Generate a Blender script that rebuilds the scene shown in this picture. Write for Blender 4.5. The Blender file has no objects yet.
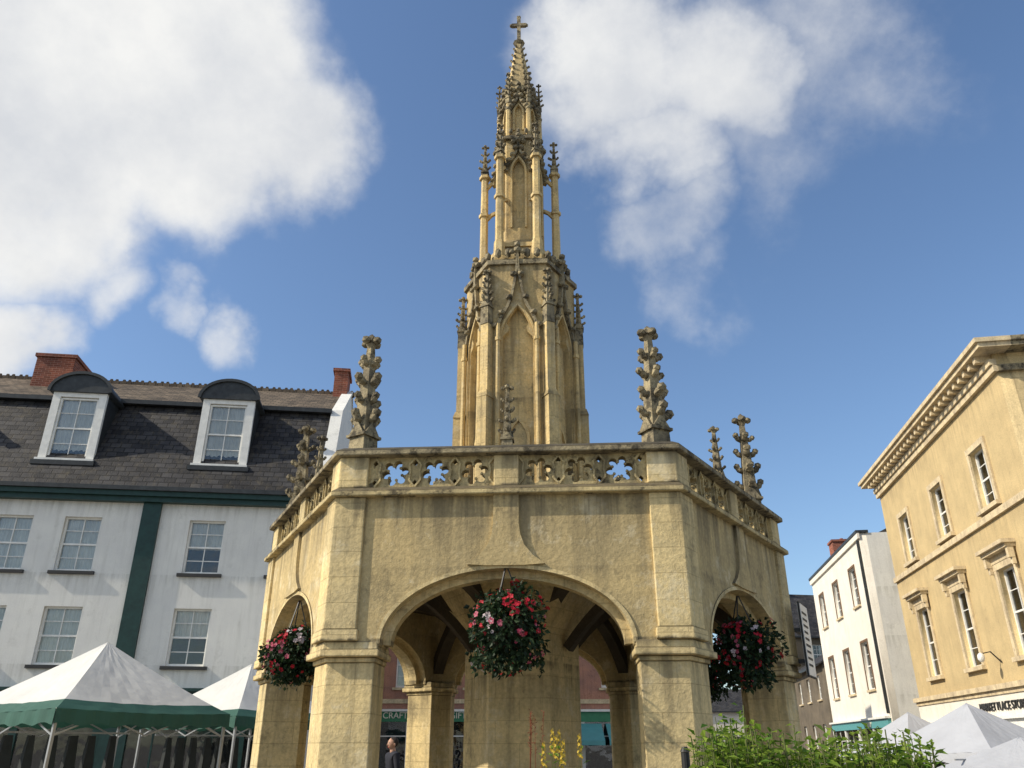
import bpy, bmesh, math, random
from mathutils import Vector, Matrix
random.seed(7)
S=bpy.context.scene
R=math.radians
def T(x,y,z): return Matrix.Translation((x,y,z))
def RZ(a): return Matrix.Rotation(a,4,'Z')
def RX(a): return Matrix.Rotation(a,4,'X')
def RY(a): return Matrix.Rotation(a,4,'Y')
I4=Matrix.Identity(4)

# ------------------------------------------------------------ materials
def newmat(name):
    m=bpy.data.materials.new(name); m.use_nodes=True
    nt=m.node_tree; b=nt.nodes['Principled BSDF']
    return m,nt,b
def nd(nt,t,**k):
    n=nt.nodes.new(t)
    for a,v in k.items(): setattr(n,a,v)
    return n
def mix(nt,fac,a,b,mode='MIX'):
    n=nd(nt,'ShaderNodeMixRGB',blend_type=mode)
    for i,v in ((0,fac),(1,a),(2,b)):
        if isinstance(v,bpy.types.NodeSocket): nt.links.new(v,n.inputs[i])
        elif i==0: n.inputs[0].default_value=v
        else: n.inputs[i].default_value=(*v,1) if len(v)==3 else v
    return n.outputs[0]
def noise(nt,vec,scale,detail=3,rough=.55,mapscale=None):
    n=nd(nt,'ShaderNodeTexNoise'); n.inputs['Scale'].default_value=scale
    n.inputs['Detail'].default_value=detail; n.inputs['Roughness'].default_value=rough
    if mapscale:
        mp=nd(nt,'ShaderNodeMapping'); mp.inputs['Scale'].default_value=mapscale
        nt.links.new(vec,mp.inputs['Vector']); vec=mp.outputs[0]
    nt.links.new(vec,n.inputs['Vector'])
    return n.outputs['Fac']
def mrange(nt,v,a,b,c=0,d=1,smooth=False):
    n=nd(nt,'ShaderNodeMapRange')
    if smooth: n.interpolation_type='SMOOTHSTEP'
    nt.links.new(v,n.inputs[0])
    for i,x in enumerate((a,b,c,d)): n.inputs[i+1].default_value=x
    return n.outputs[0]
def math_(nt,op,a,b=None):
    n=nd(nt,'ShaderNodeMath',operation=op)
    for i,v in enumerate((a,b)):
        if v is None: continue
        if isinstance(v,(int,float)): n.inputs[i].default_value=v
        else: nt.links.new(v,n.inputs[i])
    return n.outputs[0]
def masonry(name,c1,c2,bw=.5,bh=.25,ms=.008,joint=.5,stain=(.06,.05,.035),streak=.4,top=.0,rough=.9,bump=.25,fine=30,mortar=None,vary=.12,nscale=1.1,patch=0,bands=(),pscale=3.2,thr=.56,pale=0):
    m,nt,b=newmat(name)
    tc=nd(nt,'ShaderNodeTexCoord'); obj=tc.outputs['Object']
    big=mrange(nt,noise(nt,obj,nscale,5,.65),.38,.62)
    col=mix(nt,big,c1,c2)
    h=noise(nt,obj,fine,4,.7)
    if joint>0:
        br=nd(nt,'ShaderNodeTexBrick'); nt.links.new(tc.outputs['UV'],br.inputs['Vector'])
        br.inputs['Scale'].default_value=1
        br.inputs['Brick Width'].default_value=bw; br.inputs['Row Height'].default_value=bh
        br.inputs['Mortar Size'].default_value=ms; br.inputs['Mortar Smooth'].default_value=.3
        br.inputs['Color1'].default_value=(1-vary,1-vary,1-vary,1); br.inputs['Color2'].default_value=(1+vary,1+vary*.9,1+vary*.7,1)
        mc=mortar if mortar else (.55,.52,.48)
        br.inputs['Mortar'].default_value=(*mc,1)
        col=mix(nt,joint,col,br.outputs['Color'],'MULTIPLY')
    f=mrange(nt,h,.25,.75,.74,1.2)
    col=mix(nt,1,col,f,'MULTIPLY')
    pn=None
    if patch>0 or pale>0:
        pn=noise(nt,obj,pscale,6,.78)
    if pale>0: # fresh/limewashed pale patches
        pv=mrange(nt,pn,.46,.36); col=mix(nt,math_(nt,'MULTIPLY',pv,pale),col,(.78,.69,.48))
    if patch>0:
        pz=mrange(nt,pn,thr,thr+.1)
        col=mix(nt,math_(nt,'MULTIPLY',pz,patch),col,stain)
    if streak>0 or bands:
        sn=noise(nt,obj,1,5,.65,(6,6,.5))
    if streak>0:
        s=mrange(nt,sn,.5,.72)
        col=mix(nt,math_(nt,'MULTIPLY',s,streak),col,stain)
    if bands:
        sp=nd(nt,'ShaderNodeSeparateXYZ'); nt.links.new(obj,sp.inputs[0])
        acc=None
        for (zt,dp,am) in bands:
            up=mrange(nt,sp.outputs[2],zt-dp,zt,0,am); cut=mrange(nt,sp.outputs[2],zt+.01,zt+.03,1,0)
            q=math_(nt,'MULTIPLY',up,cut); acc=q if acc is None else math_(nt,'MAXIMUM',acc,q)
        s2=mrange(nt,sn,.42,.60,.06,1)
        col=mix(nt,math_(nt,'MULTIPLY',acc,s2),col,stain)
    if top>0:
        g=nd(nt,'ShaderNodeNewGeometry'); sx=nd(nt,'ShaderNodeSeparateXYZ'); nt.links.new(g.outputs['Normal'],sx.inputs[0])
        tz=mrange(nt,sx.outputs[2],.15,.7)
        col=mix(nt,math_(nt,'MULTIPLY',tz,top),col,stain)
    nt.links.new(col,b.inputs['Base Color'])
    b.inputs['Roughness'].default_value=rough
    b.inputs['Specular IOR Level'].default_value=.25
    bp=nd(nt,'ShaderNodeBump'); bp.inputs['Strength'].default_value=bump; bp.inputs['Distance'].default_value=.014
    hh=h
    if joint>0: hh=math_(nt,'SUBTRACT',hh,math_(nt,'MULTIPLY',br.outputs['Fac'],1.0*joint))
    nt.links.new(hh,bp.inputs['Height']); nt.links.new(bp.outputs[0],b.inputs['Normal'])
    return m
def plain(name,c,rough=.6,metal=0,var=.15,scale=6,spec=.4,bump=.1):
    m,nt,b=newmat(name)
    tc=nd(nt,'ShaderNodeTexCoord')
    n=noise(nt,tc.outputs['Object'],scale,4,.6)
    f=mrange(nt,n,.3,.7,1-var,1+var)
    nt.links.new(mix(nt,1,c,f,'MULTIPLY'),b.inputs['Base Color'])
    b.inputs['Roughness'].default_value=rough; b.inputs['Metallic'].default_value=metal
    b.inputs['Specular IOR Level'].default_value=spec
    if bump>0:
        bp=nd(nt,'ShaderNodeBump'); bp.inputs['Strength'].default_value=bump; bp.inputs['Distance'].default_value=.01
        nt.links.new(n,bp.inputs['Height']); nt.links.new(bp.outputs[0],b.inputs['Normal'])
    return m
def leafmat(name,c1,c2,trans=.3):
    m,nt,b=newmat(name)
    g=nd(nt,'ShaderNodeNewGeometry')
    col=mix(nt,g.outputs['Random Per Island'],c1,c2)
    nt.links.new(col,b.inputs['Base Color']); b.inputs['Roughness'].default_value=.55
    b.inputs['Specular IOR Level'].default_value=.3
    if trans>0:
        tr=nd(nt,'ShaderNodeBsdfTranslucent'); nt.links.new(col,tr.inputs[0])
        ms=nd(nt,'ShaderNodeMixShader'); ms.inputs[0].default_value=trans
        nt.links.new(b.outputs[0],ms.inputs[1]); nt.links.new(tr.outputs[0],ms.inputs[2])
        nt.links.new(ms.outputs[0],nt.nodes['Material Output'].inputs[0])
    return m
def glassmat(name):
    m,nt,b=newmat(name)
    nt.nodes.remove(b)
    tr=nd(nt,'ShaderNodeBsdfTransparent'); tr.inputs[0].default_value=(.95,.96,.95,1)
    gl=nd(nt,'ShaderNodeBsdfGlossy'); gl.inputs['Roughness'].default_value=.03
    tc=nd(nt,'ShaderNodeTexCoord'); n=noise(nt,tc.outputs['Object'],1.7,2)
    bp=nd(nt,'ShaderNodeBump'); bp.inputs['Strength'].default_value=.15; bp.inputs['Distance'].default_value=.05
    nt.links.new(n,bp.inputs['Height']); nt.links.new(bp.outputs[0],gl.inputs['Normal'])
    fr=nd(nt,'ShaderNodeFresnel'); fr.inputs[0].default_value=1.5
    f=mrange(nt,fr.outputs[0],0,1,.03,1)
    ms=nd(nt,'ShaderNodeMixShader'); nt.links.new(f,ms.inputs[0])
    nt.links.new(tr.outputs[0],ms.inputs[1]); nt.links.new(gl.outputs[0],ms.inputs[2])
    nt.links.new(ms.outputs[0],nt.nodes['Material Output'].inputs[0])
    return m
def fabric(name,c,trans=.35):
    m,nt,b=newmat(name)
    tc=nd(nt,'ShaderNodeTexCoord'); n=noise(nt,tc.outputs['Object'],1.3,3)
    col=mix(nt,1,c,mrange(nt,n,.3,.7,.9,1.05),'MULTIPLY')
    nt.links.new(col,b.inputs['Base Color']); b.inputs['Roughness'].default_value=.7
    tr=nd(nt,'ShaderNodeBsdfTranslucent'); nt.links.new(col,tr.inputs[0])
    ms=nd(nt,'ShaderNodeMixShader'); ms.inputs[0].default_value=trans
    bp=nd(nt,'ShaderNodeBump'); bp.inputs['Strength'].default_value=.5; bp.inputs['Distance'].default_value=.08
    nt.links.new(n,bp.inputs['Height']); nt.links.new(bp.outputs[0],b.inputs['Normal'])
    nt.links.new(b.outputs[0],ms.inputs[1]); nt.links.new(tr.outputs[0],ms.inputs[2])
    nt.links.new(ms.outputs[0],nt.nodes['Material Output'].inputs[0])
    return m

M={}
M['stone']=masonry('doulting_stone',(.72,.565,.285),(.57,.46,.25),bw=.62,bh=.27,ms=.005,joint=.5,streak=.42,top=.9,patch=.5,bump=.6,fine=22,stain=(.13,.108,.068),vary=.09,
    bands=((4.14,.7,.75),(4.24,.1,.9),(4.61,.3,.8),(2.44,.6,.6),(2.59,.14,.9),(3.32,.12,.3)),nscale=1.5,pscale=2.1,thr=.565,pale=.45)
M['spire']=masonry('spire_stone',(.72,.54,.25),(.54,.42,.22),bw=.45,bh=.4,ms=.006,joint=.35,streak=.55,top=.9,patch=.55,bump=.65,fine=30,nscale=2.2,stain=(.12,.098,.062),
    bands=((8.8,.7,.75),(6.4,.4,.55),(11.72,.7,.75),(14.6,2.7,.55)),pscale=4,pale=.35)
M['lichen']=masonry('lichen_stone',(.42,.35,.21),(.20,.17,.115),joint=0,streak=.6,top=.85,patch=.9,bump=1,fine=34,nscale=5,pscale=6,thr=.50,stain=(.055,.048,.035))
M['tracery']=masonry('tracery_stone',(.64,.51,.26),(.38,.31,.17),joint=0,streak=.55,top=.85,patch=.85,bump=.7,fine=34,nscale=4,pscale=4.5,thr=.53,stain=(.07,.058,.04))
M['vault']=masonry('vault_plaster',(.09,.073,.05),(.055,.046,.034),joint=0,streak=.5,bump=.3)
M['whitewall']=masonry('white_render',(.79,.78,.725),(.72,.71,.67),joint=0,streak=.28,stain=(.40,.39,.34),bump=.15,fine=60,patch=.3,bands=((7.9,.5,.45),(5.85,.6,.4),(3.5,.6,.4)),pscale=1.5)
M['cream']=masonry('cream_render',(.82,.77,.67),(.74,.69,.59),joint=0,streak=.25,stain=(.42,.37,.29),bump=.1,fine=60,patch=.2)
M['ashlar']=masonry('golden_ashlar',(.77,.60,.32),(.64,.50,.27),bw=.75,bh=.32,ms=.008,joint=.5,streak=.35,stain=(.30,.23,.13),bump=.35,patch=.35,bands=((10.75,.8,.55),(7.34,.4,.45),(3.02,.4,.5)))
M['ashtrim']=masonry('ashlar_trim',(.72,.59,.37),(.53,.43,.28),joint=0,streak=.45,top=.6,stain=(.17,.13,.09),bump=.25,patch=.4,nscale=3)
M['rubble']=masonry('rubble_stone',(.26,.22,.165),(.18,.155,.12),bw=.4,bh=.18,ms=.015,joint=.8,streak=.3,vary=.25)
M['brick']=masonry('red_brick',(.30,.095,.055),(.20,.07,.048),bw=.225,bh=.075,ms=.008,joint=1,mortar=(1.5,2.4,2.8),vary=.3,streak=.4,patch=.4,stain=(.07,.042,.03))
M['slate']=masonry('slate_roof',(.050,.050,.054),(.026,.026,.030),bw=.3,bh=.2,ms=.016,joint=1,mortar=(.25,.25,.25),vary=.5,stain=(.11,.092,.06),streak=.4,patch=.5,rough=.65,bump=.9,nscale=.8,pscale=2)
M['tiles']=masonry('brown_tiles',(.17,.135,.10),(.10,.08,.062),bw=.25,bh=.2,ms=.014,joint=.9,mortar=(.35,.35,.35),vary=.4,stain=(.04,.035,.03),streak=.4,bump=.8,patch=.4)
M['paving']=masonry('paving',(.26,.24,.21),(.19,.18,.165),bw=.6,bh=.45,ms=.01,joint=.7,streak=0,patch=.3,rough=.85)
M['kerb']=masonry('kerb_stone',(.3,.29,.27),(.22,.21,.2),bw=.9,bh=.5,joint=.6,streak=0)
M['asphalt']=masonry('asphalt',(.055,.055,.055),(.045,.045,.045),joint=0,streak=0,fine=90,bump=.5)
M['green']=plain('dark_green_paint',(.010,.040,.033),.45,var=.25)
M['midgreen']=plain('shop_green_paint',(.04,.20,.10),.45,var=.15)
M['gfab']=fabric('green_canvas',(.03,.11,.08),.15)
M['wfab']=fabric('white_canvas',(.80,.80,.76),.3)
M['greyfab']=fabric('grey_canvas',(.5,.52,.56),.2)
M['wpaint']=plain('white_paint',(.78,.77,.72),.4,var=.10)
M['lead']=plain('lead_sheet',(.03,.034,.036),.5,var=.4)
M['iron']=plain('black_iron',(.02,.02,.02),.5,var=.2)
M['steel']=plain('galvanised_steel',(.35,.36,.37),.45,.6,var=.1)
M['sill']=plain('dark_sill',(.035,.035,.035),.7)
M['glass']=glassmat('window_glass')
M['curtain']=plain('net_curtain',(.80,.79,.73),.9,var=.12,scale=3,bump=0)
M['blind']=plain('cream_blind',(.62,.56,.42),.9,var=.08,bump=0)
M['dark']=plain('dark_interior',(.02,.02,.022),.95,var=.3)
M['tealsign']=plain('teal_sign',(.10,.32,.33),.4,var=.08)
M['wood']=plain('timber',(.16,.09,.045),.7,var=.3,scale=12)
M['soil']=plain('soil',(.04,.028,.018),.95,var=.4,scale=20)
M['leaf']=leafmat('basket_leaves',(.007,.020,.010),(.04,.075,.028))
M['bushleaf']=leafmat('shrub_leaves',(.07,.17,.015),(.34,.45,.07),.45)
M['stem']=plain('stems',(.09,.11,.03),.8)
M['redstem']=plain('dry_stems',(.25,.07,.03),.8)
M['fred']=leafmat('red_petals',(.45,.008,.02),(.62,.03,.06))
M['fpink']=leafmat('pink_petals',(.5,.05,.12),(.6,.2,.26))
M['fwhite']=leafmat('white_petals',(.6,.5,.5),(.7,.6,.64))
M['fpurple']=leafmat('purple_petals',(.06,.015,.10),(.12,.04,.2))
M['fyellow']=leafmat('yellow_petals',(.6,.40,.03),(.75,.55,.08))
M['goods']=leafmat('stall_goods',(.10,.05,.04),(.06,.08,.10),0)
M['cloth']=plain('dark_stall_sheet',(.03,.035,.035),.9)
M['skin']=plain('skin',(.5,.29,.2),.55,var=.05)
M['jacket']=plain('dark_jacket',(.018,.02,.03),.85,var=.3)
M['trouser']=plain('trousers',(.04,.05,.08),.85,var=.2)
M['hair']=plain('hair',(.025,.018,.012),.7,var=.4,scale=60,bump=.8)
M['eye']=plain('eye_white',(.7,.7,.68),.2,var=.02)
M['letters']=plain('sign_letters',(.75,.72,.6),.5,var=.05)

# ------------------------------------------------------------ assembly helper
def autouv(me):
    uv=me.uv_layers.new(name='UVMap')
    for p in me.polygons:
        n=p.normal
        if abs(n.z)>.95: t=Vector((1,0,0)); w=Vector((0,1,0))
        else:
            t=Vector((0,0,1)).cross(n).normalized(); w=n.cross(t)
        for li in p.loop_indices:
            c=me.vertices[me.loops[li].vertex_index].co
            uv.data[li].uv=(c.dot(t),c.dot(w))
class Asm:
    def __init__(s,name,loc=(0,0,0),rot=0):
        s.e=bpy.data.objects.new(name,None); S.collection.objects.link(s.e)
        s.e.location=loc; s.e.rotation_euler=(0,0,rot); s.e.empty_display_size=.3
        s.p={}; s.smooth=set()
    def bm(s,part,mat):
        if part not in s.p: s.p[part]=(bmesh.new(),mat)
        return s.p[part][0]
    def addm(s,part,mat,verts,faces,Mx=I4):
        b=s.bm(part,mat)
        vs=[b.verts.new(Mx@Vector(v)) for v in verts]
        for f in faces:
            try: b.faces.new([vs[i] for i in f])
            except ValueError: pass
    def box(s,part,mat,x,y,z,Mx=I4):
        v=[(a,b_,c) for c in z for b_ in y for a in x]
        s.addm(part,mat,v,[(0,2,3,1),(4,5,7,6),(0,1,5,4),(2,6,7,3),(0,4,6,2),(1,3,7,5)],Mx)
    def prism(s,part,mat,pts,z0,z1,Mx=I4,sc=1,pts2=None):
        n=len(pts)
        if pts2 is None:
            cx=sum(p[0] for p in pts)/n; cy=sum(p[1] for p in pts)/n
            pts2=[(cx+(p[0]-cx)*sc,cy+(p[1]-cy)*sc) for p in pts]
        v=[(p[0],p[1],z0) for p in pts]+[(p[0],p[1],z1) for p in pts2]
        f=[tuple(range(n))[::-1],tuple(range(n,2*n))]+[(i,(i+1)%n,n+(i+1)%n,n+i) for i in range(n)]
        s.addm(part,mat,v,f,Mx)
    def fru(s,part,mat,n,r0,r1,z0,z1,cx=0,cy=0,rot=0,Mx=I4):
        a=[(cx+r0*math.cos(rot+2*math.pi*i/n),cy+r0*math.sin(rot+2*math.pi*i/n)) for i in range(n)]
        b=[(cx+r1*math.cos(rot+2*math.pi*i/n),cy+r1*math.sin(rot+2*math.pi*i/n)) for i in range(n)]
        s.prism(part,mat,a,z0,z1,Mx,pts2=b)
    def ring(s,part,mat,ro,ri,z0,z1,n=6,rot=0,ro2=None):
        ro2=ro if ro2 is None else ro2
        v=[];f=[]
        for (r,z) in ((ro,z0),(ro2,z1),(ri,z1),(ri,z0)):
            v+=[(r*math.cos(rot+2*math.pi*i/n),r*math.sin(rot+2*math.pi*i/n),z) for i in range(n)]
        for k in range(4):
            for i in range(n):
                f.append((k*n+i,k*n+(i+1)%n,((k+1)%4)*n+(i+1)%n,((k+1)%4)*n+i))
        s.addm(part,mat,v,f)
    def panel(s,part,mat,outer,holes,y0,y1,Mx=I4):
        cu=bpy.data.curves.new('c','CURVE'); cu.dimensions='2D'; cu.fill_mode='BOTH'
        cu.extrude=(y1-y0)/2
        for pts in [outer]+holes:
            sp=cu.splines.new('POLY'); sp.points.add(len(pts)-1); sp.use_cyclic_u=True
            for i,p in enumerate(pts): sp.points[i].co=(p[0],p[1],0,1)
        ob=bpy.data.objects.new('c',cu); S.collection.objects.link(ob)
        dg=bpy.context.evaluated_depsgraph_get(); dg.update()
        me=bpy.data.meshes.new_from_object(ob.evaluated_get(dg))
        me.transform(Mx@T(0,(y0+y1)/2,0)@RX(R(90)))
        s.bm(part,mat).from_mesh(me)
        bpy.data.objects.remove(ob); bpy.data.curves.remove(cu); bpy.data.meshes.remove(me)
    def ribbon(s,part,mat,pts,w,y0,y1,Mx=I4,w2=None):
        n=len(pts); v=[];f=[]
        for i,p in enumerate(pts):
            a=Vector(pts[max(0,i-1)]);b=Vector(pts[min(n-1,i+1)])
            d=(b-a).normalized(); q=Vector((-d.y,d.x))
            ww=w if w2 is None else w+(w2-w)*i/(n-1)
            P=Vector(p)
            for (o,y) in ((1,y0),(1,y1),(-1,y1),(-1,y0)):
                c=P+q*o*ww/2; v.append((c.x,y,c.y))
        for i in range(n-1):
            for k in range(4):
                f.append((i*4+k,i*4+(k+1)%4,(i+1)*4+(k+1)%4,(i+1)*4+k))
        f.append((0,1,2,3)); f.append(((n-1)*4+3,(n-1)*4+2,(n-1)*4+1,(n-1)*4))
        s.addm(part,mat,v,f,Mx)
    def ico(s,part,mat,loc,sc,Mx=I4,sub=1):
        b=s.bm(part,mat)
        if not isinstance(sc,(tuple,list)): sc=(sc,)*3
        bmesh.ops.create_icosphere(b,subdivisions=sub,radius=1,matrix=Mx@T(*loc)@Matrix.Diagonal((*sc,1)))
    def finish(s,bevel=()):
        for k,(b,mat) in s.p.items():
            bmesh.ops.recalc_face_normals(b,faces=b.faces[:])
            me=bpy.data.meshes.new(k); b.to_mesh(me); b.free()
            if k in s.smooth:
                for p in me.polygons: p.use_smooth=True
            autouv(me); me.materials.append(M[mat])
            o=bpy.data.objects.new(k,me); S.collection.objects.link(o); o.parent=s.e
            if k in bevel:
                bv=o.modifiers.new('bevel','BEVEL'); bv.width=.012; bv.segments=2; bv.limit_method='ANGLE'; bv.angle_limit=R(30)
        return s.e
def text(A,part,mat,body,size,Mx,depth=.02):
    cu=bpy.data.curves.new('t','FONT'); cu.body=body; cu.size=size; cu.extrude=depth; cu.align_x='CENTER'
    ob=bpy.data.objects.new('t',cu); S.collection.objects.link(ob)
    dg=bpy.context.evaluated_depsgraph_get(); dg.update()
    me=bpy.data.meshes.new_from_object(ob.evaluated_get(dg)); me.transform(Mx@RX(R(90)))
    A.bm(part,mat).from_mesh(me)
    bpy.data.objects.remove(ob)

# ------------------------------------------------------------ market cross
HC=(.14,11.80); ROT=R(-3.6); RR=3.77; AP=RR*math.cos(R(30))
A=Asm('market_cross',(HC[0],HC[1],0),ROT)
def face(k): return RZ(R(60*k))
def corner(r,k): a=R(240+60*k); return (r*math.cos(a),r*math.sin(a))
def cpoly(r,half,th):
    P=Vector(corner(r,0)); Pn=Vector(corner(r,1)); Pp=Vector(corner(r,-1))
    a=(Pn-P).normalized(); b=(Pp-P).normalized()
    ia=Vector((-a.y,a.x)); ib=Vector((b.y,-b.x))
    inn=P+(-P.normalized())*(th/math.sin(R(60)))
    return [tuple(v) for v in (P,P+a*half,P+a*half+ia*th,inn,P+b*half+ib*th,P+b*half)]
ell=lambda a,b,z,n,t0=0,t1=math.pi:[(a*math.cos(t0+(t1-t0)*i/n),z+b*math.sin(t0+(t1-t0)*i/n)) for i in range(n+1)]
hw=1.31; spring=2.56; rise=.76
def qf(cx,cz,r):
    pts=[]
    for i in range(72):
        t=2*math.pi*i/72
        rr=r*(.52+.48*abs(math.cos(3*t))**.7)
        pts.append((cx+rr*math.cos(t+R(12)),cz+rr*math.sin(t+R(12))))
    return pts
for k in range(6):
    F=face(k)
    outer=[(-RR/2,spring-.02),(-hw,spring-.02)]+ell(hw,rise,spring,40)[::-1]+[(hw,spring-.02),(RR/2,spring-.02),(RR/2,4.13),(-RR/2,4.13)]
    A.panel('arcade_walls','stone',outer,[],-AP,-AP+.46,F)
    A.ribbon('arch_mouldings','stone',ell(hw+.02,rise+.02,spring,40),.04,-AP-.014,-AP+.04,F)
    A.ribbon('arch_mouldings','stone',ell(hw-.03,rise-.03,spring,40),.10,-AP+.16,-AP+.32,F)
    pil=[(-.14,4.125),(-.14,3.80),(-.155,3.68),(-.20,3.56),(-.29,3.45),(-.42,3.36),(-.2,3.345),(0,3.345),(.2,3.345),(.42,3.36),(.29,3.45),(.20,3.56),(.155,3.68),(.14,3.80),(.14,4.125)]
    A.panel('keystone_pilasters','stone',pil,[],-AP-.04,-AP+.02,F)
    holes=[]
    cs_=(-1.27,-.81,-.36,.36,.81,1.27)
    for c in cs_: holes.append(qf(c,4.42,.155))
    for c in (-1.50,-1.04,-.585,.585,1.04,1.50):
        for dz in (-.115,.115):
            holes.append([(c-.03,4.42+dz),(c,4.42+dz-.035),(c+.03,4.42+dz),(c,4.42+dz+.035)])
    A.panel('parapet_tracery','tracery',[(-RR/2+.05,4.2),(RR/2-.05,4.2),(RR/2-.05,4.63),(-RR/2+.05,4.63)],holes,-AP+.05,-AP+.17,F)
    for c in cs_:
        for s_ in (-1,1):
            A.ribbon('parapet_ribs','tracery',[(c+s_*.228,4.25),(c+s_*.165,4.33),(c+s_*.178,4.42),(c+s_*.165,4.51),(c+s_*.228,4.59)],.022,-AP+.022,-AP+.055,F)
        for t in range(6):
            a=math.pi/6+t*math.pi/3+R(12); A.ico('parapet_cusps','tracery',(c+.085*math.cos(a),-AP+.055,4.42+.085*math.sin(a)),(.02,.025,.02),F)
    A.box('parapet_piers','stone',(-.14,.14),(-AP-.01,-AP+.27),(4.23,4.60),F)
    CM=RZ(R(60*k))
    A.prism('corner_pilasters','stone',cpoly(RR+.045,.345,.3),2.70,4.12,CM)
    A.prism('corner_pilasters','stone',cpoly(RR+.075,.39,.3),2.585,2.70,CM,sc=.97)
    A.prism('corner_pilasters','stone',cpoly(RR+.02,.33,.34),4.235,4.60,CM)
    A.prism('piers','stone',cpoly(RR-.05,.50,.52),.55,2.38,CM)
    A.prism('piers','stone',cpoly(RR+.06,.60,.66),.30,.55,CM,sc=.96)
    A.prism('capitals','stone',cpoly(RR-.02,.53,.56),2.38,2.43,CM)
    A.prism('capitals','stone',cpoly(RR+.06,.61,.65),2.43,2.50,CM)
    A.prism('capitals','stone',cpoly(RR+.03,.58,.60),2.50,2.583,CM,sc=.97)
    cr=RZ(R(60*k+240))
    pts=[(3.25-2.45*(i/16), 2.62+1.05*math.sin(math.pi*min(1,.02+i/16*.80))**.7) for i in range(17)]
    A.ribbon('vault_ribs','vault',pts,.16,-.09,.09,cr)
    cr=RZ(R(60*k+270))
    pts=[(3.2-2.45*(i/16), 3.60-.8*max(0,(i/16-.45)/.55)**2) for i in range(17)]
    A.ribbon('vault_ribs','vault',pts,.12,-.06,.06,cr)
A.ring('string_course','tracery',RR+.12,RR-.4,4.12,4.175)
A.ring('string_course','tracery',RR+.12,RR-.4,4.175,4.235,ro2=RR+.02)
A.ring('coping','lichen',RR+.10,RR-.33,4.60,4.66)
A.ring('coping','lichen',RR+.10,RR-.33,4.66,4.72,ro2=RR-.02)
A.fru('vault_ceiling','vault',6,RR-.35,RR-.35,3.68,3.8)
A.fru('roof_deck','lead',6,RR-.3,1.1,4.05,4.32)
A.fru('base_steps','stone',6,RR+.95,RR+.95,-.6,.15)
A.fru('base_steps','stone',6,RR+.55,RR+.55,.15,.30)
A.fru('central_pillar','stone',6,.80,.80,.75,3.0); A.fru('central_pillar','stone',6,1.15,1.1,.3,.6); A.fru('central_pillar','stone',6,1.1,.8,.6,.75)
A.fru('central_pillar','stone',6,.80,1.3,3.0,3.7)
def crocket(A,part,mat,x,y,z,s,ang):
    Mx=T(x,y,z)@RZ(ang)@RY(R(random.uniform(-50,-20)))
    A.ico(part,mat,(s*.35,0,0),(s*.75,s*.48,s*.42),Mx)
    A.ico(part,mat,(s*.92,0,s*.12),(s*.44,s*.52,s*.46),Mx)
def pinnacle(A,part,mat,cx,cy,z0,h,w,rot=0,tiers=4,shaft=.22,cs=None):
    cs=cs or w*.30; P=T(cx,cy,0)@RZ(rot); q=R(45)
    zs=z0+h*shaft
    A.fru(part,mat,4,w*.62,w*.58,z0,zs,rot=q,Mx=P)
    A.fru(part,mat,4,w*.74,w*.74,zs,zs+h*.02,rot=q,Mx=P)
    for i in range(4):
        g=P@RZ(i*math.pi/2)
        A.prism(part,mat,[(-w*.40,-w*.50),(w*.40,-w*.50),(w*.40,0),(-w*.40,0)],zs+h*.02,zs+h*.12,g,pts2=[(-.004,-w*.46),(.004,-w*.46),(.004,0),(-.004,0)])
    A.fru(part,mat,4,w*.50,w*.16,zs+h*.02,z0+h*.93,rot=q,Mx=P)
    for t in range(tiers):
        f=(t+.5)/(tiers+.3); z=zs+h*.05+(z0+h*.86-zs-h*.05)*f; r=w*(.42-.27*f)
        for i in range(4):
            a=i*math.pi/2
            v=P@Vector((r*math.cos(a),r*math.sin(a),z))
            crocket(A,part,mat,v.x,v.y,v.z,cs*(1.05-.15*f)*random.uniform(.82,1.12),rot+a)
    A.fru(part,mat,8,w*.12,w*.24,z0+h*.87,z0+h*.92,Mx=P)
    for i in range(4):
        a=i*math.pi/2; A.ico(part,mat,(w*.34*math.cos(a),w*.34*math.sin(a),z0+h*.94),(w*.22,w*.22,w*.20),P)
    A.ico(part,mat,(0,0,z0+h*.965),(w*.2,w*.2,h*.035+w*.08),P)
for k in range(6):
    x,y=corner(RR-.32,k); pinnacle(A,'corner_pinnacles','lichen',x,y,4.70,1.62,.28,R(240+60*k),4,.14,cs=.125)
    a=R(270+60*k); r=AP-.16
    pinnacle(A,'face_pinnacles','lichen',r*math.cos(a),r*math.sin(a),4.70,.84,.15,a,4,.14,cs=.052)
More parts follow.
